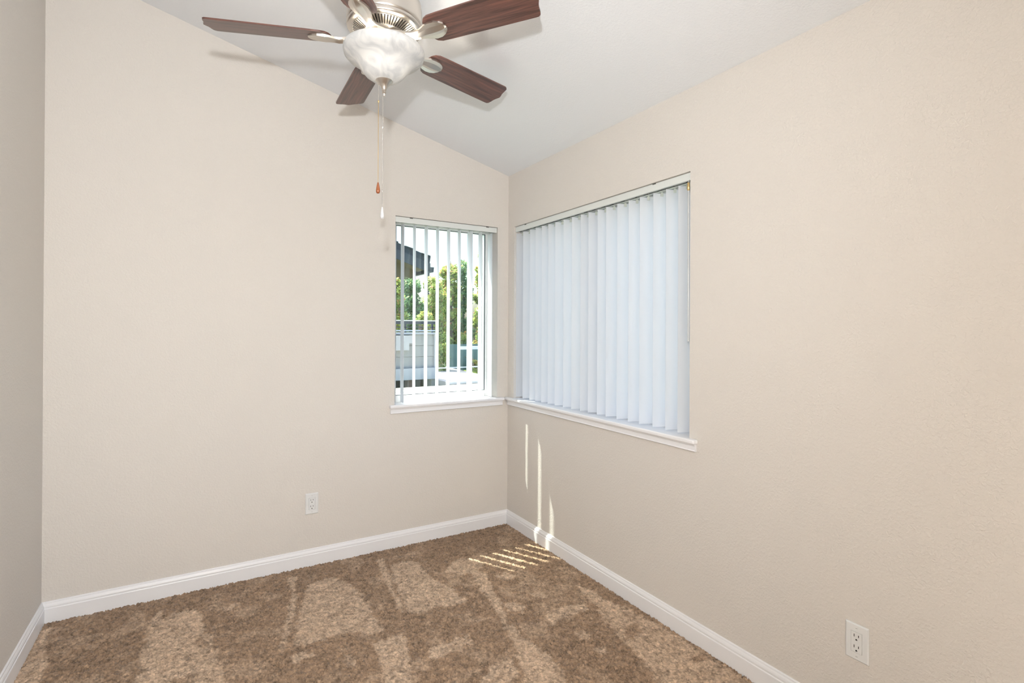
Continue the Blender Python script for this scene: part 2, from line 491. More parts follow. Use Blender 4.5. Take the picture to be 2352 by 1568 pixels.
# ------------------------------------------------------------------ carpet
LIGHT = [[(-2.399, -0.052), (-2.389, -0.235), (-2.345, -0.392), (-2.342, -0.568), (-2.425, -0.546), (-2.435, -0.276), (-2.426, -0.087)], [(-1.995, -0.148), (-1.976, -0.169), (-1.979, -0.239), (-1.958, -0.233), (-1.934, -0.202), (-1.883, -0.195), (-1.834, -0.214), (-1.819, -0.332), (-1.788, -0.5), (-1.764, -0.649), (-1.749, -0.792), (-1.738, -0.908), (-2.042, -0.731), (-2.028, -0.467), (-2.019, -0.216)], [(-1.428, -0.083), (-1.369, -0.093), (-1.415, -0.252), (-1.413, -0.359), (-1.464, -0.538), (-1.525, -0.766), (-1.538, -0.744), (-1.47, -0.462), (-1.429, -0.287)], [(-1.387, -0.353), (-1.339, -0.229), (-1.252, -0.209), (-1.181, -0.238), (-1.156, -0.335), (-1.129, -0.417), (-1.128, -0.584), (-1.132, -0.749), (-1.121, -0.84), (-1.189, -0.833), (-1.231, -0.776), (-1.308, -0.764), (-1.402, -0.771), (-1.487, -0.752), (-1.452, -0.614)], [(-0.892, -0.227), (-0.812, -0.214), (-0.753, -0.267), (-0.758, -0.421), (-0.747, -0.525), (-0.704, -0.642), (-0.699, -0.793), (-0.764, -0.795), (-0.848, -0.766), (-0.921, -0.781), (-0.981, -0.746), (-0.962, -0.558), (-0.936, -0.392)], [(-0.952, -0.124), (-0.908, -0.121), (-0.947, -0.362), (-0.976, -0.571), (-0.992, -0.74), (-1.011, -0.729), (-0.987, -0.456)], [(-0.51, -0.514), (-0.478, -0.584), (-0.532, -0.764), (-0.57, -0.908), (-0.613, -1.067), (-0.616, -1.166), (-0.604, -1.251), (-0.593, -1.331), (-0.609, -1.481), (-0.637, -1.55), (-0.78, -1.466), (-0.723, -1.338), (-0.692, -1.244), (-0.65, -1.08), (-0.601, -0.89), (-0.579, -0.692), (-0.557, -0.538)], [(-1.191, -0.894), (-1.061, -0.899), (-1.07, -0.994), (-1.106, -1.115), (-1.148, -1.251), (-1.231, -1.203), (-1.201, -1.033)], [(-1.022, -1.081), (-0.969, -1.053), (-0.812, -1.052), (-0.822, -1.109), (-0.906, -1.12), (-1.009, -1.13)], [(-1.514, -0.837), (-1.482, -0.813), (-1.421, -0.835), (-1.421, -0.877), (-1.491, -0.87)], [(-1.321, -0.921), (-1.287, -0.934), (-1.293, -1.005), (-1.319, -1.004)], [(-0.898, -1.338), (-0.813, -1.272), (-0.737, -1.289), (-0.771, -1.387), (-0.863, -1.418), (-0.922, -1.383)], [(-0.662, -0.452), (-0.54, -0.334), (-0.418, -0.404), (-0.464, -0.514), (-0.592, -0.542)], [(-1.731, -0.273), (-1.683, -0.243), (-1.659, -0.256), (-1.686, -0.299), (-1.717, -0.309)], [(-0.125, -0.918), (-0.096, -1.016), (-0.096, -1.119), (-0.062, -1.219), (-0.045, -1.319), (-0.028, -1.482), (-0.025, -1.638), (-0.017, -1.9), (-0.041, -1.904), (-0.345, -1.717), (-0.294, -1.608), (-0.268, -1.491), (-0.26, -1.411), (-0.235, -1.308), (-0.177, -1.136), (-0.155, -1.017)], [(-0.45, -1.113), (-0.367, -1.057), (-0.277, -1.078), (-0.206, -1.104), (-0.228, -1.153), (-0.313, -1.149), (-0.396, -1.144), (-0.455, -1.18)], [(-0.395, -0.878), (-0.333, -0.905), (-0.323, -0.97), (-0.367, -0.969)], [(-0.557, -0.916), (-0.498, -0.902), (-0.477, -0.978), (-0.517, -1.015), (-0.565, -0.972)], [(-0.445, -0.628), (-0.364, -0.634), (-0.36, -0.697), (-0.426, -0.706)], [(-0.407, -1.41), (-0.36, -1.402), (-0.371, -1.442), (-0.411, -1.442)], [(-0.41, -1.273), (-0.362, -1.275), (-0.354, -1.331), (-0.404, -1.327)]]
DARK = [[(-0.22, -1.383), (-0.156, -1.347), (-0.111, -1.366), (-0.133, -1.407), (-0.196, -1.435), (-0.256, -1.425)], [(-1.937, -0.756), (-1.872, -0.746), (-1.829, -0.752), (-1.841, -0.8), (-1.9, -0.813), (-1.941, -0.789)], [(-0.088, -1.63), (-0.035, -1.661), (-0.047, -1.699), (-0.112, -1.672)], [(-1.85, -0.48), (-1.809, -0.488), (-1.796, -0.572), (-1.836, -0.578)]]
def vnoise(x, y, s, seed):
    r = np.random.default_rng(seed)
    T = r.random((64, 64))
    gx, gy = x * s + 13.7, y * s + 41.3
    ix, iy = np.floor(gx).astype(int), np.floor(gy).astype(int)
    fx, fy = gx - ix, gy - iy
    fx = fx * fx * (3 - 2 * fx); fy = fy * fy * (3 - 2 * fy)
    g = lambda a, c: T[a % 64, c % 64]
    return (g(ix, iy) * (1 - fx) + g(ix + 1, iy) * fx) * (1 - fy) + (g(ix, iy + 1) * (1 - fx) + g(ix + 1, iy + 1) * fx) * fy
def inpoly(x, y, poly):
    r = np.zeros(x.shape, bool)
    n = len(poly)
    for i in range(n):
        (x0, y0), (x1, y1) = poly[i], poly[(i + 1) % n]
        if y0 == y1: continue
        c = ((y0 > y) != (y1 > y)) & (x < (x1 - x0) * (y - y0) / (y1 - y0) + x0)
        r ^= c
    return r
def carpet():
    st = 0.0046
    ys = np.concatenate([np.arange(0, -2.35, -st), np.arange(-2.35, -D - 0.011, -0.02)])
    xs = np.arange(-W + 0.001, 0.001, st)
    nx, ny = len(xs), len(ys)
    X, Y = np.meshgrid(xs, ys)
    N = nx * ny
    # vacuum marks: where the pile has been brushed the other way
    jx = (vnoise(X, Y, 60, 1) - .5) * .024 + (vnoise(X, Y, 170, 2) - .5) * .016
    jy = (vnoise(X, Y, 60, 3) - .5) * .024 + (vnoise(X, Y, 170, 4) - .5) * .016
    nap = np.zeros(X.shape)
    for p in LIGHT: nap = np.maximum(nap, inpoly(X + jx, Y + jy, p).astype(float))
    for p in DARK: nap = np.where(inpoly(X + jx, Y + jy, p), 0.15, nap)
    big = vnoise(X, Y, 9, 5) * .6 + vnoise(X, Y, 22, 6) * .4
    nap = np.clip(nap * (.62 + .6 * vnoise(X, Y, 26, 8)) + np.clip((big - .52) * 2.0, 0, .42) * (1 - nap), 0, 1)
    k = nap.copy()
    for _ in range(2):
        k[1:-1, 1:-1] = (k[1:-1, 1:-1] * 2 + k[:-2, 1:-1] + k[2:, 1:-1] + k[1:-1, :-2] + k[1:-1, 2:]) / 6
    nap = k
    rough = 1.0 - 0.35 * nap
    H = nr.random(X.shape)
    Z = -0.003 + (H - .5) * 0.011 * rough + (vnoise(X, Y, 55, 9) - .5) * .004
    X2 = X + (nr.random(X.shape) - .5) * st * 1.1
    Y2 = Y + (nr.random(X.shape) - .5) * st * 1.1
    X2 = np.clip(X2, -W, 0)
    Y2 = np.clip(Y2, -D, 0)
    co = np.stack([X2, Y2, Z], -1).reshape(-1, 3).astype(np.float32)
    i = np.arange(N).reshape(ny, nx)
    q = np.stack([i[:-1, :-1], i[1:, :-1], i[1:, 1:], i[:-1, 1:]], -1).reshape(-1, 4)
    me = bpy.data.meshes.new('carpet')
    me.vertices.add(N); me.vertices.foreach_set('co', co.ravel())
    nf = len(q)
    me.loops.add(nf * 4); me.loops.foreach_set('vertex_index', q.ravel().astype(np.int32))
    me.polygons.add(nf)
    me.polygons.foreach_set('loop_start', np.arange(0, nf * 4, 4, dtype=np.int32))
    me.polygons.foreach_set('loop_total', np.full(nf, 4, dtype=np.int32))
    a = me.attributes.new('nap', 'FLOAT', 'POINT'); a.data.foreach_set('value', nap.ravel().astype(np.float32))
    tuft = nr.random(X.shape) * .55 + vnoise(X, Y, 75, 12) * .45
    a = me.attributes.new('tuft', 'FLOAT', 'POINT'); a.data.foreach_set('value', tuft.ravel().astype(np.float32))
    me.update(); me.validate()
    me.materials.append(M['carpet'])
    o = bpy.data.objects.new('carpet', me)
    COL.objects.link(o)
    return tag(o, 'brown textured wall-to-wall carpet with lighter vacuum marks', 'carpet', kind='stuff')
carpet()

# ================================================================== ceiling fan
FC = Vector((-1.221, -1.1075, 2.4504))
TH0, PITCH = 2.7969, -0.2283
fan = empty('ceiling_fan', FC)
tag(fan, 'five-blade ceiling fan with dark cherry blades, brushed nickel motor and lit glass bowl', 'ceiling fan')
CZ = ceil_z(FC.x) - FC.z            # ceiling height above the blade plane, at the axis
# canopy that follows the slope, and short rod
b = MB()
seg = 40
pts = []
for r, drop in ((0.068, 0.0), (0.070, 0.014), (0.066, 0.040), (0.045, 0.058), (0.016, 0.066)):
    ring = []
    for k in range(seg):
        a = 2 * math.pi * k / seg
        x, y = r * math.cos(a), r * math.sin(a)
        top = CZ - SL * x * max(0, 1 - drop / 0.066) if drop < 0.06 else CZ
        ring.append((x, y, top - drop))
    pts += ring
fs = []
for j in range(4):
    for k in range(seg):
        fs.append((j * seg + k, j * seg + (k + 1) % seg, (j + 1) * seg + (k + 1) % seg, (j + 1) * seg + k))
b.add(pts, fs)
b.build('canopy', M['nickel'], fan, smooth=True, angle=50)
MB().tube([(0, 0, 0.16), (0, 0, CZ - 0.05)], 0.013, 16).build('downrod', M['nickel'], fan, smooth=True, angle=50)
hp = [(0.020, 0.188), (0.060, 0.186), (0.105, 0.180), (0.130, 0.168), (0.1405, 0.150), (0.1425, 0.130), (0.1425, 0.074), (0.1405, 0.066), (0.1380, 0.064), (0.1380, 0.060), (0.1420, 0.058), (0.1425, 0.054), (0.1405, 0.048), (0.1350, 0.0445), (0.1200, 0.0420)]
MB().lathe(hp, seg=72).build('motor_housing', M['nickel'], fan, smooth=True, angle=40)
# vented underside: radial bars over a dark core
R0, R1, Z0, Z1 = 0.121, 0.082, 0.0425, 0.0260
core = MB().lathe([(0.124, 0.054), (0.080, 0.038), (0.02, 0.036)], seg=48).build('motor_core', M['core'], fan, smooth=True)
g = MB()
NB = 64
for k in range(NB):
    a = 2 * math.pi * (k + 0.5) / NB
    for (ra, za, wa), (rb, zb, wb) in (((R0, Z0, 0.0036), (R1, Z1, 0.0026)),):
        d = Vector((math.cos(a), math.sin(a), 0)); n_ = Vector((-math.sin(a), math.cos(a), 0)); u_ = Vector((0, 0, 0.0035))
        p = [d * ra + n_ * wa + Vector((0, 0, za)), d * ra - n_ * wa + Vector((0, 0, za)), d * rb - n_ * wb + Vector((0, 0, zb)), d * rb + n_ * wb + Vector((0, 0, zb))]
        p += [q + u_ for q in p]
        g.add(p, [(0, 1, 2, 3), (7, 6, 5, 4), (0, 4, 5, 1), (1, 5, 6, 2), (2, 6, 7, 3), (3, 7, 4, 0)])
tag(g.build('vent_grille', M['nickel'], fan), 'ring of radial cooling vents under the motor')
MB().lathe([(0.123, 0.0420), (0.120, 0.0410), (0.118, 0.0425)], seg=64, close=True).build('vent_rim', M['nickel'], fan, smooth=True)
MB().lathe([(0.083, 0.030), (0.084, 0.025), (0.078, 0.019), (0.070, 0.016), (0.070, -0.016), (0.060, -0.020), (0.046, -0.022), (0.046, -0.034), (0.092, -0.036), (0.096, -0.040), (0.092, -0.043), (0.030, -0.046), (0.006, -0.048), (0.006, -0.150)], seg=56).build('light_fitter', M['nickel'], fan, smooth=True, angle=35)
# blades and blade irons
def blade_outline():
    top = [(0.196, 0.000), (0.1975, 0.020), (0.203, 0.040), (0.214, 0.054), (0.232, 0.0615), (0.27, 0.0635), (0.45, 0.0665), (0.612, 0.0690), (0.622, 0.0680), (0.6285, 0.0630), (0.6315, 0.055), (0.6335, 0.044), (0.6345, 0.034), (0.6375, 0.022), (0.6425, 0.011), (0.6455, 0.003)]
    return top + [(x, -y) for x, y in top[::-1] if y > 0]
bo = blade_outline()
blade_me = MB().prism(bo, (-0.003, 0.003), lambda u, v, t: (u, v, t)).mesh('blade', M['blade'], True)
blade_me.set_sharp_from_angle(angle=math.radians(40))
ST = [(0.040, 0.046, 0.014, 0.016), (0.060, 0.047, 0.013, 0.016), (0.080, 0.040, 0.011, 0.016), (0.100, 0.033, 0.007, 0.016), (0.120, 0.0265, 0.002, 0.016), (0.145, 0.0215, -0.003, 0.016), (0.168, 0.0210, -0.005, 0.016),
      (0.186, 0.026, -0.0045, 0.015), (0.203, 0.0340, -0.0035, 0.016), (0.224, 0.0385, -0.0032, 0.017), (0.246, 0.0370, -0.0032, 0.016), (0.264, 0.0290, -0.0032, 0.014), (0.277, 0.0175, -0.0032, 0.010), (0.283, 0.006, -0.0032, 0.006)]
v = []; fs = []
NS = 7
for i, (r, hw, zt, th) in enumerate(ST):
    t = min(1, max(0, (r - 0.10) / 0.09)); t = t * t * (3 - 2 * t)
    a = PITCH * t
    sec = [(-hw, 0), (hw, 0), (hw * 0.97, -th * 0.45), (hw * 0.50, -th * 0.50), (0, -th), (-hw * 0.50, -th * 0.50), (-hw * 0.97, -th * 0.45)]
    for y, z in sec:
        z += zt
        v.append((r, y * math.cos(a) - z * math.sin(a), y * math.sin(a) + z * math.cos(a)))
for i in range(len(ST) - 1):
    for k in range(NS):
        k2 = (k + 1) % NS
        fs.append((i * NS + k, i * NS + k2, (i + 1) * NS + k2, (i + 1) * NS + k))
fs.append(tuple(range(NS))); fs.append(tuple(range((len(ST) - 1) * NS, len(ST) * NS))[::-1])
iron_me = MB().add(v, fs).mesh('blade_iron', M['nickel'], True)
iron_me.set_sharp_from_angle(angle=math.radians(17))
screw_me = MB().lathe([(0.0001, -0.0018), (0.0025, -0.0014), (0.0036, 0.0), (0.0036, 0.002)], seg=10).mesh('screw', M['chrome'], True)
for i in range(5):
    ang = TH0 - i * math.radians(72)
    o = bpy.data.objects.new('blade', blade_me); COL.objects.link(o); o.parent = fan
    o.rotation_euler = (PITCH, 0, ang)
    o = bpy.data.objects.new('blade_iron', iron_me); COL.objects.link(o); o.parent = fan
    o.rotation_euler = (0, 0, ang)
# glass bowl
bp = [(0.1520, -0.0300), (0.1545, -0.0345), (0.1548, -0.0440), (0.1515, -0.0560), (0.1410, -0.0670), (0.1235, -0.0775), (0.1075, -0.0885), (0.0950, -0.1020), (0.0840, -0.1170), (0.0710, -0.1320), (0.0530, -0.1445), (0.0300, -0.1520), (0.0120, -0.1545)]
inner = [(max(0.010, r - 0.004), z + 0.003) for r, z in bp[::-1]]
tag(MB().lathe(bp + inner, seg=64, close=True).build('glass_bowl', M['bowl'], fan, smooth=True, angle=60), 'frosted alabaster glass light bowl')
fp = [(0.0330, -0.1490), (0.0335, -0.1515), (0.0300, -0.1560), (0.0215, -0.1640), (0.0140, -0.1730), (0.0095, -0.1820), (0.0085, -0.1850), (0.0095, -0.1870), (0.0078, -0.1900), (0.0062, -0.1915), (0.0082, -0.1945), (0.0085, -0.1965), (0.0060, -0.1995), (0.0045, -0.2010), (0.0045, -0.2070), (0.0030, -0.2095), (0.0001, -0.2100)]
MB().lathe(fp, seg=32).build('finial', M['nickel'], fan, smooth=True, angle=45)
# lit bulbs inside the bowl
RT = Vector((math.cos(yaw), -math.sin(yaw), 0))
bulb_p = [(0.0001, -0.030), (0.010, -0.0285), (0.017, -0.023), (0.0195, -0.014), (0.0175, -0.003), (0.012, 0.008), (0.010, 0.020), (0.010, 0.030)]
bulb_me = MB().lathe(bulb_p, seg=16).mesh('bulb', M['bulb'], True)
for c in ((-0.048, -0.020, -0.062), (0.046, -0.036, -0.070), (0.010, 0.052, -0.062)):
    o = bpy.data.objects.new('bulb', bulb_me); COL.objects.link(o); o.parent = fan; o.location = Vector(c) + Vector((0, 0, 0.006)); o.scale = (0.7, 0.7, 0.7)
    ld = bpy.data.lights.new('bulb_light', 'POINT'); ld.energy = 1.9; ld.shadow_soft_size = 0.012; ld.color = (1.0, 0.90, 0.76)
    lo = bpy.data.objects.new('bulb_light', ld); COL.objects.link(lo); lo.parent = fan; lo.location = (c[0] * 1.12, c[1] * 1.12, c[2] - 0.026)
# pull chains
def bead_chain(name, x, y, z0, z1, mat):
    b = MB()
    n = int((z0 - z1) / 0.0046)
    for k in range(n):
        z = z0 - (k + 0.5) * (z0 - z1) / n
        b.lathe([(0.00005, 0.0017), (0.0012, 0.0012), (0.0017, 0), (0.0012, -0.0012), (0.00005, -0.0017)], (x, y, z), 6)
    b.tube([(x, y, z0), (x, y, z1)], 0.0005, 5)
    return b.build(name, mat, fan, smooth=True)
zz = lambda z: z - FC.z
ox, oy = -0.0155, 0.0092
ax_, ay_ = -0.0045, 0.0026
bead_chain('pull_chain', ox - 0.004, oy, zz(2.292), zz(2.222), M['chrome'])
ch = bead_chain('pull_chain', ox - 0.004, oy, zz(2.218), zz(1.903), M['brass'])
MB().lathe([(0.0006, 0.005), (0.0024, 0.004), (0.0028, 0), (0.0024, -0.004), (0.0006, -0.005)], (ox - 0.004, oy, zz(2.220)), 10).build('chain_connector', M['brass'], ch, smooth=True)
fob = [(0.0008, 0.0225), (0.0026, 0.0205), (0.0042, 0.014), (0.0066, 0.002), (0.0080, -0.008), (0.0078, -0.015), (0.0056, -0.0205), (0.0001, -0.0225)]
tag(MB().lathe(fob, (ox - 0.004, oy, zz(1.883)), 18).build('pull_fob', M['fobwood'], ch, smooth=True), 'varnished reddish-brown wooden pull fob')
ch = bead_chain('pull_chain', ax_, ay_, zz(2.241), zz(1.806), M['chrome'])
MB().lathe([(0.0006, 0.007), (0.0024, 0.005), (0.0028, 0), (0.0024, -0.005), (0.0006, -0.007)], (ax_, ay_, zz(2.122)), 10).build('chain_connector', M['chrome'], ch, smooth=True)
M['pearl'] = plain('silver white fob', (0.82, 0.82, 0.84, 1), 0.18, 0.35)
tag(MB().lathe([(r * 0.95, z * 1.06) for r, z in fob], (ax_, ay_, zz(1.786)), 18).build('pull_fob', M['pearl'], ch, smooth=True), 'silver white pull fob')

# ================================================================== vertical blinds
VW, VL, VB = 0.089, 1.110, 0.8745
def vane_mesh():
    b = MB()
    n = 8
    v = []; t = 0.0005
    for z in (0, VL):
        for side in (1, -1):
            for k in range(n + 1):
                u = (k / n - 0.5)
                v.append((u * VW, 0.0046 * (1 - 4 * u * u) - 0.0023 + side * t, z))
    m_ = n + 1
    fs = []
    for k in range(n):
        fs.append((k, k + 1, 2 * m_ + k + 1, 2 * m_ + k))
        fs.append((m_ + k + 1, m_ + k, 3 * m_ + k, 3 * m_ + k + 1))
        fs.append((k + 1, k, m_ + k, m_ + k + 1))
        fs.append((2 * m_ + k, 2 * m_ + k + 1, 3 * m_ + k + 1, 3 * m_ + k))
    fs.append((0, 2 * m_, 3 * m_, m_)); fs.append((n, m_ + n, 3 * m_ + n, 2 * m_ + n))
    me = b.add(v, fs).mesh('vane', M['vane'], True)
    me.set_sharp_from_angle(angle=math.radians(50))
    return me
VANE = vane_mesh()
HANG = MB().box((-0.0065, -0.0016, -0.014), (0.0065, 0.0016, 0.004)).box((-0.002, -0.002, 0.004), (0.002, 0.002, 0.013)).mesh('hanger', M['clip'])
CARR = MB().box((-0.012, -0.009, 0), (0.012, 0.009, 0.009)).mesh('carrier', M['carrier'])
def blind(label, rz, u0, u1, vanes, wand=None, brackets=()):
    e = empty('vertical_blind', (0, 0, 0), rz)
    tag(e, label, 'blind')
    y0, y1, z0, z1, t = 0.009, 0.055, 1.992, 2.0252, 0.0016
    sec = [(y0, z0), (y0 + 0.012, z0), (y0 + 0.012, z0 + t), (y0 + t, z0 + t), (y0 + t, z1 - t), (y1 - t, z1 - t), (y1 - t, z0 + t), (y1 - 0.012, z0 + t), (y1 - 0.012, z0), (y1, z0), (y1, z1), (y0, z1)]
    MB().prism(sec, (u0 + 0.003, u1 - 0.003), lambda a, c, t_: (t_, a, c)).build('headrail', M['rail'], e)
    for u in brackets:
        MB().box((u - 0.010, y0 - 0.0012, z1 - 0.004), (u + 0.010, y0 + 0.02, z1 + 0.0008)).build('mounting_clip', M['carrier'], e)
    for u, y, ang in vanes:
        vo = bpy.data.objects.new('vane', VANE); COL.objects.link(vo); vo.parent = e
        vo.location = (u, y, VB); vo.rotation_euler = (0, 0, math.radians(ang))
        h = bpy.data.objects.new('hanger', HANG); COL.objects.link(h); h.parent = vo; h.location = (0, 0, VL)
        c = bpy.data.objects.new('carrier', CARR); COL.objects.link(c); c.parent = e; c.location = (u, 0.032, 1.9945)
    if wand:
        u, y = wand
        wd = MB().tube([(u, y, 1.955), (u + 0.001, y, 1.62), (u + 0.002, y, 1.286)], 0.0042, 12).build('wand', M['wand'], e, smooth=True, angle=50)
        tag(MB().lathe([(0.0025, 0.018), (0.0055, 0.016), (0.0060, 0.0), (0.0055, -0.016), (0.0035, -0.018)], (u, y, 1.962), 12).build('wand_connector', M['brass'], wd, smooth=True), 'small brass wand connector')
        MB().tube([(u, y, 1.978), (u, y + 0.002, 1.988), (u, y + 0.012, 1.994), (u, y + 0.018, 2.0)], 0.0014, 6).build('wand_hook', M['chrome'], wd, smooth=True)
    return e
xs_b = [-0.7422, -0.6642, -0.5855, -0.5072, -0.4287, -0.3514, -0.2724, -0.1948, -0.1189]
an_b = [84, 81, 82, 80, 79, 78, 88, 78, 82]
blind('white vertical blind with open vanes in the small window', 0, BX0, BX1, [(x - 0.0035, 0.045, a) for x, a in zip(xs_b, an_b)], brackets=(-0.70, -0.16))
le = [0.0770, 0.1630, 0.2460, 0.3120, 0.3820, 0.4530, 0.5270, 0.6100, 0.6900, 0.7710, 0.8400, 0.9170, 0.9860, 1.0700, 1.1540, 1.2310, 1.3180, 1.3960, 1.4680]
A_R = 66
vr = [(u + 0.5 * VW * math.cos(math.radians(A_R)) + 0.003, 0.0565, A_R + rng.uniform(-2, 2)) for u in le]
blind('white vertical blind with closed vanes in the wide window', -math.pi / 2, RU0, RU1, vr, wand=(1.5430, 0.000), brackets=(0.205, 1.335))

# ================================================================== outlets
def outlet_parts(e):
    w, h, d = 0.0692, 0.1160, 0.0058
    b = MB()
    k = 0.0035
    iw, ih = 0.0335, 0.0670
    # chamfered cover plate with an opening
    outer_b = [(-w / 2, -h / 2), (w / 2, -h / 2), (w / 2, h / 2), (-w / 2, h / 2)]
    outer_f = [(-w / 2 + k, -h / 2 + k), (w / 2 - k, -h / 2 + k), (w / 2 - k, h / 2 - k), (-w / 2 + k, h / 2 - k)]
    hole = [(-iw / 2, -ih / 2), (iw / 2, -ih / 2), (iw / 2, ih / 2), (-iw / 2, ih / 2)]
    v = [(x, 0, z) for x, z in outer_b] + [(x, -d * 0.45, z) for x, z in outer_b] + [(x, -d, z) for x, z in outer_f] + [(x, -d, z) for x, z in hole] + [(x, 0, z) for x, z in hole]
    fs = []
    for j in range(4):
        for i in range(4):
            i2 = (i + 1) % 4
            fs.append((j * 4 + i, j * 4 + i2, j * 4 + 4 + i2, j * 4 + 4 + i))
    b.add(v, fs).build('cover_plate', M['plastic'], e)
    r = MB().box((-iw / 2 + 0.0006, -d - 0.0012, -ih / 2 + 0.0006), (iw / 2 - 0.0006, -0.0005, ih / 2 - 0.0006)).build('receptacle', M['plastic'], e, bevel=0.0008)
    y0, y1 = -d - 0.0014, -d - 0.0008
    for zc in (0.0175, -0.0175):
        MB().box((-0.0075, y0, zc - 0.0005), (-0.0053, y1, zc + 0.0085)).build('slot', M['slot'], r)
        MB().box((0.0053, y0, zc + 0.0005), (0.0075, y1, zc + 0.0080)).build('slot', M['slot'], r)
        p = [(0.0027 * math.cos(a), 0.0027 * math.sin(a)) for a in [math.pi * k_ / 6 for k_ in range(7)]] + [(-0.0027, -0.0022), (0.0027, -0.0022)]
        MB().prism(p, (y0, y1), lambda a, c, t: (a, t, c + zc - 0.0085)).build('ground_hole', M['slot'], r)
    for zc in (0.0455, -0.0455):
        s = MB().prism([(0.0032 * math.cos(a), 0.0032 * math.sin(a)) for a in [2 * math.pi * k_ / 14 for k_ in range(14)]], (-d - 0.0008, -d + 0.001), lambda a, c, t: (a, t, c + zc)).build('screw', M['plastic'], e)
        MB().box((-0.0026, -d - 0.0010, zc - 0.0004), (0.0026, -d - 0.0007, zc + 0.0004)).build('screw_slot', M['core'], s)
e = empty('electrical_outlet', (-1.2839, -0.0006, 0.3449)); outlet_parts(e)
tag(e, 'white two-socket electrical outlet on the wall left of the small window', 'outlet')
e = empty('electrical_outlet', (-0.0006, -2.2267, 0.3318), -math.pi / 2); outlet_parts(e)
tag(e, 'white two-socket electrical outlet on the right wall near the lower right corner', 'outlet')

# ================================================================== outdoors, seen through the small window
struct(MB().box((-30, TH + 0.3, -3.1), (60, 80, -3.0)).build('ground', M['ground']))

# neighbouring balcony block
nb = empty('neighbour_balcony', (2.2, 9.0, -3.0))
tag(nb, 'pale grey sided balcony block with dark top railing outside the small window', 'building')
def at(o): return lambda x, y, z: (x - o.location.x, y - o.location.y, z - o.location.z)
def bx(name, mat, par, a, b_, root, bevel=0):
    A = Vector(a) - root.location; B = Vector(b_) - root.location
    return MB().box(A, B).build(name, mat, par, bevel=bevel)
wallp = bx('wall', M['siding'], nb, (1.0, 9.03, 0.36), (3.215, 11.0, 1.18), nb)
for k in range(3):
    z0 = 0.365 + k * 0.272
    b = MB()
    x0, x1, y0 = 1.0 - 2.2, 3.225 - 2.2, 0.0
    zb = z0 + 3.0
    b.add([(x0, -0.014, zb), (x1, -0.014, zb), (x1, 0.0, zb + 0.265), (x0, 0.0, zb + 0.265), (x0, 0.03, zb), (x1, 0.03, zb), (x1, 0.03, zb + 0.265), (x0, 0.03, zb + 0.265)],
          [(0, 1, 2, 3), (5, 4, 7, 6), (0, 4, 5, 1), (3, 2, 6, 7), (1, 5, 6, 2), (0, 3, 7, 4)])
    b.build('siding_board', M['siding'], wallp)
bx('corner_trim', M['siding_light'], nb, (3.185, 8.97, 0.36), (3.245, 9.05, 1.18), nb)
bx('coping', M['ledge'], nb, (0.95, 8.94, 1.18), (3.27, 9.25, 1.225), nb)
# stepped white stair cheek in front of the wall
poly = [(1.0, 0.80), (2.49, 0.80), (2.49, 0.965), (2.57, 0.965), (2.57, 1.150), (1.0, 1.150)]
b = MB().prism([(x - 2.2, z + 3.0) for x, z in poly], (-0.16, -0.02), f_back)
b.build('stair_cheek', M['siding_light'], nb)
bx('ledge', M['ledge'], nb, (1.0, 8.86, 0.085), (3.24, 9.2, 0.36), nb)
bx('back_wall', M['dark'], nb, (1.0, 9.6, -3.0), (3.24, 9.75, 0.10), nb)
for x0, x1, m_ in ((1.0, 2.15, 'dark'), (2.49, 2.60, 'brick'), (3.10, 3.24, 'siding')):
    bx('pillar', M[m_], nb, (x0, 8.92, -3.0), (x1, 9.15, 0.085), nb)
bx('side_wall', M['siding'], nb, (3.10, 9.15, -3.0), (3.24, 11.0, 0.36), nb)
rl = bx('railing', M['darkrail'], nb, (1.0, 9.05, 1.43), (3.24, 9.10, 1.50), nb)
bx('rail_cap', M['whiterail'], rl, (1.0, 9.04, 1.505), (3.26, 9.11, 1.525), nb)
bx('rail_bar', M['darkrail'], rl, (1.0, 9.06, 1.345), (3.24, 9.09, 1.365), nb)
bx('rail_bar', M['whiterail'], rl, (1.0, 9.05, 1.255), (3.24, 9.09, 1.285), nb)
for x in (1.05, 1.75, 2.45, 3.15):
    bx('rail_post', M['darkrail'], rl, (x, 9.06, 1.225), (x + 0.045, 9.10, 1.43), nb)

# white slab roof terrace and boarded deck
sl = empty('roof_slab', (4.0, 9.5, -0.06)); tag(sl, 'pale flat concrete roof slab beside the sided balcony', 'roof')
poly = [(3.26, 8.32), (4.62, 8.32), (4.86, 9.46), (5.17, 12.5), (3.26, 12.5)]
MB().prism([(x - 4.0, y - 9.5) for x, y in poly], (0.0, 0.11), lambda u, v_, t: (u, v_, t)).build('slab', M['slab'], sl)
MB().prism([(x - 4.0, y - 9.5) for x, y in [(3.3, 8.4), (4.55, 8.4), (5.05, 12.4), (3.3, 12.4)]], (-2.94, 0.0), lambda u, v_, t: (u, v_, t)).build('wall', M['siding'], sl)
MB().box((-0.74, -1.20, 0.05), (0.64, -1.183, 0.105)).build('edge_trim', M['ledge'], sl)
dk = empty('roof_deck', (2.6, 6.6, -0.05)); tag(dk, 'white boarded deck just below the small window', 'deck')
bd = None
for k in range(14):
    y = 8.28 - 0.262 * (k + 1) - 6.6
    if bd is None:
        bd = MB().box((-2.0, 0, 0), (2.0, 0.246, 0.03)).build('deck_board', M['deck'], dk, loc=(0.0, y, 0))
    else:
        inst(bd, dk, (0.0, y, rng.uniform(-0.003, 0.003)))
MB().box((-1.95, -1.95, -0.14), (1.95, 1.6, -0.01)).build('deck_frame', M['siding'], dk)
for x in (-1.8, 1.7):
    for y in (-1.8, 1.4):
        MB().box((x, y, -2.95), (x + 0.12, y + 0.12, -0.14)).build('post', M['siding'], dk)

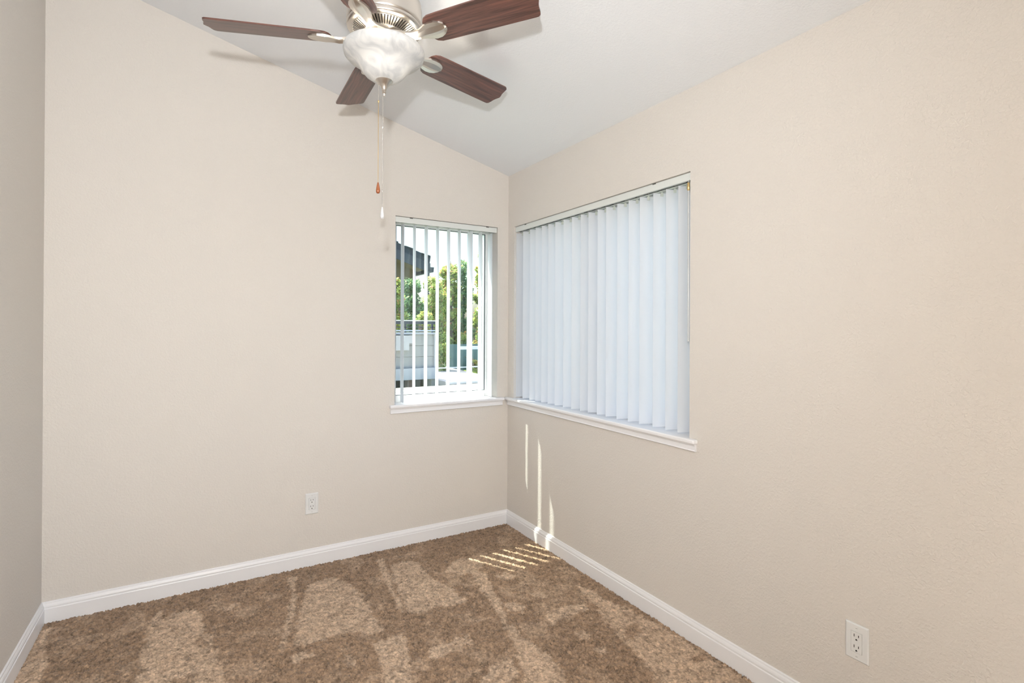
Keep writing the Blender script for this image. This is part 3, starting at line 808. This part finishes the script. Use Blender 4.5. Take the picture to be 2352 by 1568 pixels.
# gabled neighbour with a dark roof
gh = empty('gabled_house', (2.5, 15.0, -3.0)); tag(gh, 'tan house with dark shingled roof sloping down behind the trees', 'house')
q = lambda pl: [(x - 2.5, z + 3.0) for x, z in pl]
MB().prism(q([(-1.5, -3.0), (4.9, -3.0), (4.9, 3.55), (-1.5, 5.7)]), (0.1, 6.0), f_back).build('wall', M['stucco'], gh)
MB().prism(q([(-1.5, 5.62), (5.06, 3.40), (5.30, 3.38), (5.30, 3.66), (-1.5, 5.92)]), (-0.55, -0.47), f_back).build('fascia', M['fascia'], gh)
MB().prism(q([(-1.5, 5.88), (5.28, 3.62), (5.32, 3.90), (-1.5, 6.15)]), (-0.52, 6.4), f_back).build('roof', M['shingle'], gh)
MB().prism(q([(-1.5, 5.60), (5.05, 3.40), (5.05, 3.44), (-1.5, 5.66)]), (-0.47, 0.1), f_back).build('soffit', M['stucco'], gh)
sh = MB()
for k in range(22):
    x0 = 5.30 - k * 0.30; z0 = 3.90 + (k * 0.30) * 0.3325
    x1 = x0 - 0.34; z1 = z0 + 0.34 * 0.3325
    for j in range(7):
        y0 = -0.56 + j * 0.33 + (k % 2) * 0.15; y1 = y0 + 0.31
        dz = rng.uniform(0.0, 0.012)
        P = [(x0, z0 + 0.028 + dz), (x1, z1 + 0.006), (x1, z1 - 0.02), (x0, z0 - 0.012)]
        sh.prism(q(P), (y0, y1), f_back)
tag(sh.build('shingles', M['shingle'], gh), kind='stuff')
MB().prism(q([(5.26, 3.34), (5.40, 3.34), (5.42, 3.52), (5.26, 3.52)]), (-0.6, 6.4), f_back).build('gutter', M['fascia'], gh)
MB().box((5.14 - 2.5, -0.62, 2.0), (5.24 - 2.5, -0.50, 6.36)).build('downpipe', M['fascia'], gh)

# fence rails to the right
fe = empty('white_fence', (5.6, 11.0, -3.0)); tag(fe, 'white rail fence beyond the roof slab', 'fence')
bx('rail', M['whiterail'], fe, (4.80, 11.0, 0.695), (8.4, 11.07, 0.790), fe)
bx('rail', M['whiterail'], fe, (4.05, 11.0, 0.150), (8.4, 11.05, 0.180), fe)
for x in (5.55, 6.6, 7.6):
    bx('post', M['whiterail'], fe, (x, 11.08, -3.0), (x + 0.08, 11.16, 0.85), fe)
tw = empty('screen_wall', (7.0, 12.36, -3.0)); tag(tw, 'shaded teal garden screen below the hedge', 'wall')
for k in range(9):
    bx('panel', M['pond'], tw, (5.05 + k * 0.75, 12.36, -3.0), (5.78 + k * 0.75, 12.42, 0.80 + rng.uniform(-0.01, 0.01)), tw)

# trees and shrubs
def foliage(c, rad, n, size, mat, seed, parent, root, lumps=26, shape='round'):
    r = np.random.default_rng(seed)
    # lumps spread through the crown, leaves on the lumps
    d = r.normal(size=(lumps, 3)); d /= np.linalg.norm(d, axis=1)[:, None]
    rr = r.random(lumps)[:, None] ** 0.5 * 0.85
    L = d * rr * np.array(rad)
    if shape == 'column':
        h = r.random(lumps) * 1.86 - 0.96
        L[:, 2] = h * rad[2]
        L[:, :2] *= np.sqrt(np.clip(1.05 - np.clip(h, 0.3, 1) ** 2, 0.12, 1))[:, None] * 1.1
    pick = r.integers(0, lumps, n)
    e = r.normal(size=(n, 3)); e /= np.linalg.norm(e, axis=1)[:, None]
    lr = 0.36 * min(rad[0], rad[1]) * (0.75 + 0.5 * r.random(lumps))
    P = L[pick] + e * (lr[pick] * (0.55 + 0.5 * r.random(n)))[:, None]
    P += np.array(c) - np.array(root.location)
    nrm = e + r.normal(size=(n, 3)) * 0.7 + np.array([0, 0, 0.5]); nrm /= np.linalg.norm(nrm, axis=1)[:, None]
    t = np.cross(nrm, r.normal(size=(n, 3))); t /= np.linalg.norm(t, axis=1)[:, None]
    bt = np.cross(nrm, t)
    s = (size * (0.6 + 0.8 * r.random(n)))[:, None]
    v = np.stack([P - t * s, P + bt * s * 0.42 - nrm * s * 0.08, P + t * s, P - bt * s * 0.42 - nrm * s * 0.08], 1).reshape(-1, 3)
    me = bpy.data.meshes.new('foliage')
    me.from_pydata(v.tolist(), [], (np.arange(n * 4).reshape(n, 4)).tolist())
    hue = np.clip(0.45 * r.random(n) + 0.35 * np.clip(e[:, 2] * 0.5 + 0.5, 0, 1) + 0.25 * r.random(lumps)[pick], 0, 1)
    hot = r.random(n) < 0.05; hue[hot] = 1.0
    a = me.attributes.new('hue', 'FLOAT', 'POINT'); a.data.foreach_set('value', np.repeat(hue, 4).astype(np.float32))
    me.materials.append(mat)
    o = bpy.data.objects.new('foliage', me); COL.objects.link(o); o.parent = parent; o['kind'] = 'stuff'
    return o
def tree(name, x, y, ztop, rx, crown_z0, n, size, mat, seed, label, group, cat='tree'):
    e = empty(name, (x, y, -3.0)); tag(e, label, cat, group)
    rz = (ztop - crown_z0) / 2
    foliage((x, y, crown_z0 + rz), (rx, rx, rz), n, size, mat, seed, e, e, lumps=80 if n > 5000 else 30, shape='column' if rz > 1.3 * rx else 'round')
    r = random.Random(seed)
    path = [(0, 0, 0), (r.uniform(-.05, .05), r.uniform(-.05, .05), (crown_z0 + 3) * 0.6 + 0.2), (r.uniform(-.1, .1), r.uniform(-.1, .1), crown_z0 + 3 + rz), (0, 0, ztop + 3 - 0.1)]
    tk = MB().tube(path, [0.11, 0.09, 0.055, 0.01], 8).build('trunk', M['bark'], e, smooth=True)
    for k in range(6):
        a = r.uniform(0, 6.28); z = crown_z0 + 3 + rz * r.uniform(0.2, 1.5)
        MB().tube([(0, 0, z), (rx * .4 * math.cos(a), rx * .4 * math.sin(a), z + rx * .3), (rx * .85 * math.cos(a), rx * .85 * math.sin(a), z + rx * .75)], [0.03, 0.02, 0.006], 5).build('branch', M['bark'], tk)
    return e
G1, G2 = 'photinia trees behind the balcony', 'tall hedge trees behind the fence'
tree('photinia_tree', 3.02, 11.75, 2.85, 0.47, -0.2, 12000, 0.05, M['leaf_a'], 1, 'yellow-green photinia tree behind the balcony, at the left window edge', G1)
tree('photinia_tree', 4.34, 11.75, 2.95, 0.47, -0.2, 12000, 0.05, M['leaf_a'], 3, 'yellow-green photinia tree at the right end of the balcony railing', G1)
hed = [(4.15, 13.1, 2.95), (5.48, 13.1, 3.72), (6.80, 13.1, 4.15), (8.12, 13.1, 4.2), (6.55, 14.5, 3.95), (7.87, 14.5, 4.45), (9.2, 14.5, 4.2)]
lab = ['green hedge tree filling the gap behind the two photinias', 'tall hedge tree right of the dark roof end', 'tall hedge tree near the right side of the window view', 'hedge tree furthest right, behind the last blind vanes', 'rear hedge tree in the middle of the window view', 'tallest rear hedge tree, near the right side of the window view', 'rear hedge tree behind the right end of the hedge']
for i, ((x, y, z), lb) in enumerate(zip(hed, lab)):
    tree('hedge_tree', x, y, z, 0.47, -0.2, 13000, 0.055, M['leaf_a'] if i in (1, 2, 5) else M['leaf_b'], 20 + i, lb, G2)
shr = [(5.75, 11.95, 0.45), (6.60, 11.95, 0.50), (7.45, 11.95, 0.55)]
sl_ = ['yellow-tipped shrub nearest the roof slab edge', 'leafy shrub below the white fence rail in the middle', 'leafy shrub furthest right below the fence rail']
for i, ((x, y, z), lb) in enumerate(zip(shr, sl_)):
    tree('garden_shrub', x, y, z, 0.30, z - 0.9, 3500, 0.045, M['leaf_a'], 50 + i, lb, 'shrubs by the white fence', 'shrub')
